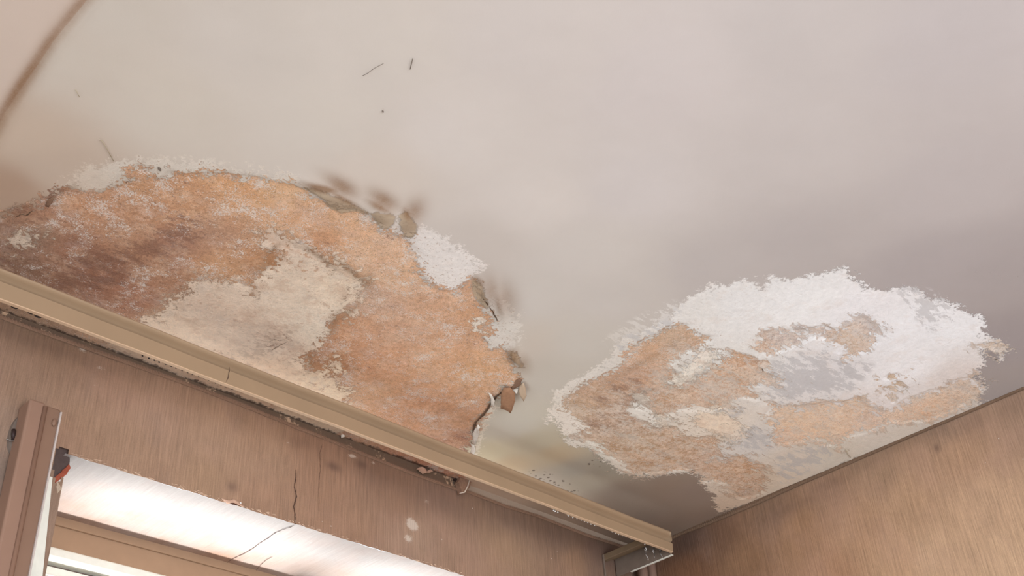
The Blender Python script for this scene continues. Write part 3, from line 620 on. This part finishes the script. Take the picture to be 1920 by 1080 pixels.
# dark hole behind the chipped lintel edge
bm = bmesh.new(); q0 = ony(415, 934); q1 = ony(462, 958); box(bm, (q0.x, YW+.004, OZ+.004), (q1.x, YW+.012, q0.z+.004)); bm_obj('wall_cavity', bm, simple('brown_hollow', (112, 80, 70), .95, .3, 120), kind='structure')
M_PAPER = simple('curled_wallpaper_edge', (196, 160, 138), .9, .2, 120)
solid_poly('paper_flake', [ony(x, y, YW-.004) for x, y in ((414, 934), (428, 938), (438, 936), (450, 943), (458, 951), (450, 948), (440, 942), (426, 944))], .0012, M_PAPER, .0006, label='curled torn paper lip over the small hole at the lintel edge', cat='flake')

M_FRAY = simple('frayed_paper_fibres', (190, 160, 136), .95, .2, 200)
vs = []; fs = []
for i in range(230):
    x = OX0+random.random()**1.1*(OX1-OX0); a0 = Vector((x, YW-.0012-random.random()*.002, OZ+random.uniform(-.001, .0045))); L = random.uniform(.003, .011)
    d = Vector((L, random.uniform(-.15, .1)*L, random.uniform(-.30, .30)*L)); w = Vector((0, -.0002, random.uniform(.00012, .00035))); k = len(vs)
    vs += [a0, a0+d*.5+w+Vector((0, -.0006, 0)), a0+d, a0+d*.5-w]; fs.append((k, k+1, k+2, k+3))
mesh_obj('paper_fray', vs, fs, M_FRAY, smooth=False, parent=bpy.data.objects['wall_left'], kind='stuff')

# cracks in the wallpaper, seam line and crack across the reveal
M_CRK = simple('dark_crack', (74, 54, 46), .95, .2, 150)
def ribbon(name, P, wd, side, mat, lift, **k):
    P = [Vector(p) for p in P]; vs = []; fs = []
    fine = []
    for a, b in zip(P, P[1:]):
        m = max(1, int((b-a).length/.003))
        for j in range(m): fine.append(a.lerp(b, j/m))
    fine.append(P[-1]); side = Vector(side); lift = Vector(lift); off = 0
    for i, p in enumerate(fine):
        off = off*.8+random.uniform(-1, 1)*.0006; h = wd*random.uniform(.35, 1.)*min(1, .3+i/4, .3+(len(fine)-1-i)/4)/2
        vs += [p+side*(off-h), p+side*off+lift, p+side*(off+h)]
        if i:
            a = (i-1)*3; fs += [(a, a+1, a+4, a+3), (a+1, a+2, a+5, a+4)]
    return mesh_obj(name, vs, fs, mat, **k)
WL = bpy.data.objects['wall_left']; yy = YW-.0022
ribbon('crack', [ony(x, y, yy) for x, y in ((555, 880), (555, 895), (552, 915), (556, 930), (551, 950), (553, 965), (553, 984))], .0026, (1, 0, 0), M_CRK, (0, -.0004, 0), parent=WL)
ribbon('crack', [ony(x, y, yy) for x, y in ((605, 832), (600, 850), (601, 880), (598, 915), (599, 960))], .0010, (1, 0, 0), M_CRK, (0, -.0003, 0), parent=WL)
zs = OZ-.0016
def onsof(px, py): return onz(px, py, zs)
ribbon('crack', [onsof(x, y) for x, y in ((552, 984), (546, 988), (530, 993), (515, 1000), (505, 1008), (488, 1018), (475, 1028), (462, 1036), (440, 1046), (425, 1055))], .0030, (.7, .7, 0), M_CRK, (0, 0, -.0003), parent=WL)
ribbon('crack', [onsof(x, y) for x, y in ((511, 1044), (500, 1050), (488, 1060), (480, 1070))], .0026, (.7, .7, 0), M_CRK, (0, 0, -.0003), parent=WL)

# ------------------------------------------------------------------ curtain pelmet
M_PEL = simple('tan_painted_pelmet', (154, 128, 101), .55, .07, 14)
M_LIP = simple('lit_pelmet_edge', (196, 164, 134), .6, .1, 60)  # paler than the pelmet: window light on the lip put into colour
FY = CAM.y+1.594; Z = lambda h: CAM.z+h
pel = empty('curtain_pelmet', (CAM.x+1.3, YW, Z(1.11)), label='long tan painted curtain pelmet hung under the ceiling above the window', cat='pelmet')
XA, XB = CAM.x+.30, CAM.x+2.205
def sweep(name, prof, mat, smooth=True, **k):
    """profile (dy, z at left end, z at right end) swept along the pelmet"""
    N = 60; vs = []; fs = []; n = len(prof)
    for i in range(N+1):
        t = i/N; x = XA+(XB-XA)*t; wv = .0007*math.sin(t*23)+.0004*math.sin(t*61+2)
        for dy, za, zb in prof:
            z = za+(zb-za)*t; vs.append((x+(0 if i < N else min(0, dy)*1.5-.12*(Z(1.146)-z)), FY+dy+wv, z))
        if i:
            for q in range(n): a = (i-1)*n+q; b = (i-1)*n+(q+1) % n; fs.append((a, b, b+n, a+n))
    fs.append(tuple(range(n))); fs.append(tuple(range(N*n, N*n+n))[::-1])
    o = mesh_obj(name, vs, fs, mat, smooth=smooth, **k)
    return o
b0, b1 = Z(1.0926), Z(1.0940)
sweep('fascia_board', [(0, b0+.003, b1+.003), (0, Z(1.1270), Z(1.1190)), (.0075, Z(1.1295), Z(1.1215)), (.0078, Z(1.142), Z(1.142)), (.010, Z(1.142), Z(1.142)), (.010, b0+.003, b1+.003)], M_PEL, smooth=False, parent=pel)
bead = [(.0078, Z(1.1265), Z(1.1185))]
for k in range(15):
    a = k/14; zz = 1.1285+.0170*a; zr = 1.1205+.0267*a      # cove at the foot, round bead above
    dy = .0075*math.cos(a/.28*math.pi/2)**2 if a < .28 else -.014*math.sin((a-.28)/.72*math.pi)**.7*1. if a < 1 else .002
    bead.append((dy, Z(zz), Z(zr)))
bead += [(.0105, Z(1.1454), Z(1.1471)), (.0105, Z(1.1265), Z(1.1185))]
sweep('bead_moulding', bead, M_PEL, parent=pel)
sweep('bottom_lip', [(-.0006, b0+.0008, b1+.0008), (-.0006, b0+.0028, b1+.0028), (.0065, b0+.0028, b1+.0028), (.0065, b0+.0008, b1+.0008)], M_LIP, smooth=False, parent=pel)
trk = bmesh.new(); box(trk, (XA, FY+.0105, Z(1.106)), (XB-.02, FY+.020, Z(1.112)), .001, 1); bm_obj('curtain_track', trk, simple('grey_track', (120, 104, 92), .5, .1), parent=pel)
M_RET = simple('dusty_olive_board', (122, 102, 80), .7, .2, 50); M_RET2 = simple('grey_brown_board', (116, 100, 88), .7, .2, 50)
bm = bmesh.new(); box(bm, (CAM.x+2.156, FY+.008, Z(1.126)), (CAM.x+2.170, YW-.001, Z(1.142)), .001, 1); box(bm, (CAM.x+2.1705, FY+.008, Z(1.138)), (CAM.x+2.1985, YW-.001, Z(1.142)))
ret = bm_obj('end_return', bm, M_RET, parent=pel)
bm = bmesh.new(); box(bm, (CAM.x+2.199, FY+.008, Z(1.092)), (CAM.x+2.205, YW-.004, Z(1.142)), .0008, 1)
rp = bm_obj('return_plate', bm, M_RET2, parent=pel)
bm = bmesh.new(); box(bm, (CAM.x+2.198, FY+.004, Z(1.0903)), (CAM.x+2.2055, YW-.05, Z(1.0918)), .0006, 1); bm_obj('plate_edge_highlight', bm, M_WHITE, parent=rp)  # white strip paints the lit underside of the return plate
bm = bmesh.new(); box(bm, (CAM.x+2.154, YW-.006, Z(1.03)), (CAM.x+2.1575, YW-.0005, Z(1.142)), .001, 1); bm_obj('wall_bracket', bm, M_RET2, parent=pel)
# stain on the pelmet face: a thin drip line
q = [ony(x, y, FY-.0004) for x, y in ((430, 686), (430, 695), (428, 706), (424, 716))]
ribbon('drip_mark', q, .0016, (1, 0, 0), M_CRK, (0, -.0002, 0), parent=pel)

# gliders in the curtain track
M_BLK = simple('black_plastic', (46, 34, 30), .5, .1); M_PLA = simple('white_plastic', (224, 220, 212), .35, .05)
def glider(name, px, py, r, mat, lab, grp, sx=1., src=None):
    p = ony(px, py, FY+.013)
    if src is None:
        bm = bmesh.new(); bmesh.ops.create_icosphere(bm, subdivisions=2, radius=r, matrix=Matrix.Diagonal((sx, .8, .9, 1)))
        tube(bm, [(0, 0, 0), (0, 0, .0055)], r*.45, 6)
        o = bm_obj(name, bm, mat, smooth=True, label=lab, cat='curtain glider', group=grp); o.location = p; return o
    o = src.copy(); S.collection.objects.link(o); o.location = p; return o
src = None
for i in range(17):
    x = 268+i*10.4+(.7 if i % 3 else -.8); y = 562+.3765*x+3.2+(2.0 if i < 4 else 1.2)
    g = glider('curtain_glider', x, y-.6, .0015, M_BLK, 'tiny black glider in the row under the left half of the tan pelmet', 'black curtain gliders under the pelmet', 1.25, src); src = src or g
for x, y, r, lab in ((27, 575.5, .0034, 'long black glider under the pelmet, nearest the left edge'), (57, 586.5, .0027, 'small black glider under the pelmet between two long ones'), (71, 592.5, .0035, 'long black glider under the pelmet, right one of the pair of long ones'), (119, 608.5, .002, 'lone tiny black glider under the pelmet, above the left one of two stained paint scraps')):
    glider('curtain_glider', x, y, r, M_BLK, lab, None, 1.9)
src = None
for x, y in [(1038,955),(1041,956.5),(1046,958.5),(1064,963),(1066,964.5),(1074,968),(1082,970),(1090,973),(1096,975.5),(1102,977.5),(1108,980.5),(1115,983),(1148,995),(1154,997.5),(1160,999.5),(1168,1002),(1174,1004),(1184,1008)]:
    g = glider('curtain_glider', x, y+2.2, .0018, M_PLA, 'tiny white glider in the row under the right end of the tan pelmet', 'white curtain gliders under the pelmet', 1.1, src); src = src or g
glider('curtain_glider', 1209, 1020.5, .0018, M_PLA, 'lone white glider under the pelmet, right next to the steel hooks', None)
# steel curtain hooks bunched at the end
def hook(px, py, s, lab, tw):
    p = ony(px, py, FY+.03); bm = bmesh.new()
    pts = [(0, 0, .010), (.001, 0, .006), (.004, .001, .003), (.003, .002, -.001), (-.001, .002, -.004), (.001, 0, -.009), (.004, 0, -.013), (.003, 0, -.016)]
    tube(bm, [(x*s*tw, y*s, z*s) for x, y, z in pts], .0012*s, 8); tube(bm, [(-.003*s, 0, .004*s), (0, .001, .001*s), (.005*s, 0, .002*s)], .0010*s, 8)
    o = bm_obj('curtain_hook', bm, M_STL, smooth=True, label=lab, cat='curtain hook', group=None); o.location = p
hook(1211, 1034, 1.35, 'bent steel curtain hook, leftmost of the bunch at the pelmet end', 1); hook(1227, 1034, 1.1, 'bent steel curtain hook, middle one of the bunch at the pelmet end', -1)
hook(1238, 1033, 1.05, 'bent steel curtain hook, rightmost of the bunch at the pelmet end', 1)
bm = bmesh.new(); q = [ony(x, y, FY+.03) for x, y in ((1243, 1031), (1247, 1035), (1252, 1036), (1256, 1034))]; tube(bm, q, .0018, 8)
bm_obj('curtain_ring', bm, M_DK, smooth=True, label='rusty dark ring piece resting in the pelmet corner, right of the hooks', cat='ring')

# ------------------------------------------------------------------ heating pipes in the corner
M_PIPE = simple('painted_pipe', (172, 138, 120), .5, .06, 20)
for px, lab in ((1205, 'painted pipe in the room corner, left one of the pair'), (1230, 'painted pipe in the room corner, right one, behind the pelmet end')):
    p = ony(px, 1072, CAM.y+1.752); x = min(p.x, XW-.016)
    bm = bmesh.new(); tube(bm, [(x, CAM.y+1.752, 0), (x, CAM.y+1.752, 1.2), (x, CAM.y+1.752, CZ+.001)], .0135, 20); bm_obj('heating_pipe', bm, M_PIPE, smooth=True, label=lab, cat='pipe')

# ------------------------------------------------------------------ hanging paint flakes, plaster scraps
def cpt(px, py, drop): return onz(px, py, CZ-drop)
def flake(name, pts, mat, lab, thick=.0009, jit=.0006, cat='flake'):
    return solid_poly(name, [cpt(*p) for p in pts], thick, mat, jit, label=lab, cat=cat)
M_FB = simple('brown_backed_paint_flake', (152, 112, 84), .9, .25, 160); M_FW = simple('chalky_flake', (222, 210, 196), .9, .15, 160); M_FD = simple('dark_flake_and_gap', (126, 96, 76), .9, .3, 160)
M_FT = simple('tan_lifted_paint', (184, 158, 132), .8, .08, 60)
flake('paint_flake', [(945,727,.004),(958,727,.004),(966,738,.008),(966,752,.014),(958,775,.018),(950,770,.018),(939,766,.016),(939,750,.012),(940,735,.007)], M_FB, 'brown leaf-shaped paint flake hanging from the ceiling between the two damaged patches')
flake('paint_flake', [(982,718,.004),(986,730,.008),(987,742,.012),(982,753,.014),(977,745,.012),(972,735,.008),(975,722,.004)], M_FT, 'pale speckled paint flake hanging to the right of the brown leaf-shaped one')
flake('paint_flake', [(956,724,.001),(962,716,.002),(974,709,.002),(979,712,.004),(976,722,.005),(966,729,.005),(958,729,.004)], M_FD, 'dark piece painted as the shaded gap just above the brown leaf-shaped flake')  # gap wedge built as a flake, its shade in the colour
flake('paint_flake', [(916,736,.001),(922,740,.004),(928,752,.006),(926,763,.005),(921,762,.003),(921,748,.003)], M_FW, 'white curled chip at the patch edge left of the brown leaf-shaped flake')
flake('paint_flake', [(960,731,.001),(973,728,.002),(970,738,.007),(966,738,.007)], M_FW, 'small white chip between the two hanging paint flakes')
flake('paint_flake', [(886,812,.001),(896,796,.003),(900,800,.007),(896,822,.008),(891,835,.007),(886,830,.003)], M_FW, 'white upright curl of paint on the patch edge above the pelmet')
flake('paint_flake', [(884,832,.001),(889,836,.006),(892,846,.009),(886,857,.008),(882,850,.004)], M_FW, 'white crumpled curl of paint touching the pelmet top')
flake('plaster_scrap', [(84,386,.001),(90,374,.003),(103,367,.003),(100,376,.004),(92,388,.003)], M_FD, 'dark lifted plaster scrap at the upper left rim of the orange patch', cat='plaster')

# lump of plaster where the missing strip behind the pelmet ends
q = [ony(x, y, YW-.010) for x, y in ((866, 884), (880, 886), (881, 900), (878, 912), (872, 924), (862, 926), (860, 915), (856, 905))]
solid_poly('plaster_lump', q, .014, simple('brown_plaster_lump', (150, 118, 98), .95, .35, 220), .0014, label='rough brown plaster lump hanging over the wallpaper edge behind the pelmet', cat='plaster')
q = [ony(x, y, YW-.0195) for x, y in ((881, 898), (877, 912), (871, 923), (862, 925))]
bm = bmesh.new(); tube(bm, q, [.0012, .0016, .0018, .0010], 6); bm_obj('plaster_rim', bm, M_FW, smooth=True, parent=bpy.data.objects['plaster_lump'])
# dark sheet beside the lump, shade of a hole put into its colour
q = [ony(x, y, YW-.0035) for x, y in ((850, 900), (858, 888), (866, 886), (864, 896), (857, 905))]
solid_poly('shadowed_gap', q, .003, simple('dark_gap', (56, 40, 36), .95, .2, 200), .0005, kind='structure')
for pts, lab in ((((782,879),(790,876),(798,880),(800,886),(793,888),(788,884)), 'grey plaster crumb caught on the braid behind the pelmet'), (((798,885),(806,880),(811,884),(804,887)), 'pale plaster crumb caught on the braid, right of the grey one'), (((640,812),(645,812),(646,820),(641,821)), 'white plaster crumb lying on the dirty strip above the braid')):
    solid_poly('plaster_crumb', [ony(x, y, YW-.008) for x, y in pts], .004, M_FW if 'white' in lab else M_PAPER, .0007, label=lab, cat='plaster')

# hairs, threads and specks stuck to the ceiling
M_HAIR = simple('dark_hair', (110, 96, 84), .8, .1); M_WEB = simple('dusty_thread', (172, 156, 128), .9, .1)
def thread(pts, r, mat, lab, cat='thread', drop=.002):
    bm = bmesh.new(); tube(bm, [cpt(x, y, drop) for x, y in pts], r, 6); bm_obj('thread' if cat == 'thread' else cat, bm, mat, smooth=True, label=lab, cat=cat)
thread([(774, 110), (772, 118), (770, 125), (769, 130)], .0006, M_HAIR, 'short dark hair stuck upright on the bare ceiling')
thread([(680, 142), (690, 137), (702, 128), (719, 119)], .00035, M_HAIR, 'thin slanting hair on the bare ceiling left of the upright one')
thread([(186, 262), (191, 264), (200, 278), (213, 302)], .0005, M_WEB, 'dusty cobweb thread on the ceiling above the orange patch')
thread([(141, 168), (145, 174), (149, 182)], .0004, M_WEB, 'faint dusty thread near the ceiling seam')
thread([(1586, 842), (1590, 852), (1595, 858)], .0006, M_WEB, 'brown dusty thread hanging near the right wall trim')
for x, y, r, lab in ((1105, 870, .0028, 'dark dead fly on the ceiling near the room corner'), (718, 209, .0016, 'tiny dark speck of an insect on the bare ceiling below the hairs'), (299, 317, .0030, 'black chip of dirt on the pale rim of the orange patch')):
    p = cpt(x, y, .0015); bm = bmesh.new(); bmesh.ops.create_icosphere(bm, subdivisions=2, radius=r, matrix=Matrix.Rotation(.6, 4, 'Z') @ Matrix.Diagonal((1.6, .7, .6, 1)))
    o = bm_obj('insect' if 'chip' not in lab else 'dirt_chip', bm, M_HAIR, smooth=True, label=lab, cat='insect' if 'chip' not in lab else 'dirt'); o.location = p

# dark gaps and hairline cracks in the ceiling coats
CE = bpy.data.objects['ceiling']
def cgap(pts, wd, drop=.0012):
    ribbon('crack', [cpt(x, y, drop) for x, y in pts], wd, (.8, -.6, 0), M_GAP, (0, 0, -.0003), parent=CE)
M_GAP = simple('brown_black_gap', (92, 70, 54), .95, .3, 200)
cgap([(884, 852), (885, 838), (889, 822), (887, 808), (893, 792), (905, 780), (915, 768), (922, 755), (934, 741), (946, 731), (957, 724)], .0075)
cgap([(504, 641), (516, 636), (524, 639), (533, 637)], .0028); cgap([(508, 658), (520, 650), (528, 646), (538, 641)], .0026); cgap([(498, 648), (505, 650), (512, 646)], .002)
cgap([(905, 558), (915, 572), (925, 585), (932, 602)], .004); cgap([(235, 343), (240, 340), (248, 340)], .006); cgap([(28, 408), (40, 402), (50, 404), (62, 395)], .006); cgap([(205, 347), (212, 345)], .004)
cgap([(1863, 672), (1868, 674), (1874, 677)], .004); cgap([(1428, 690), (1432, 698)], .003)
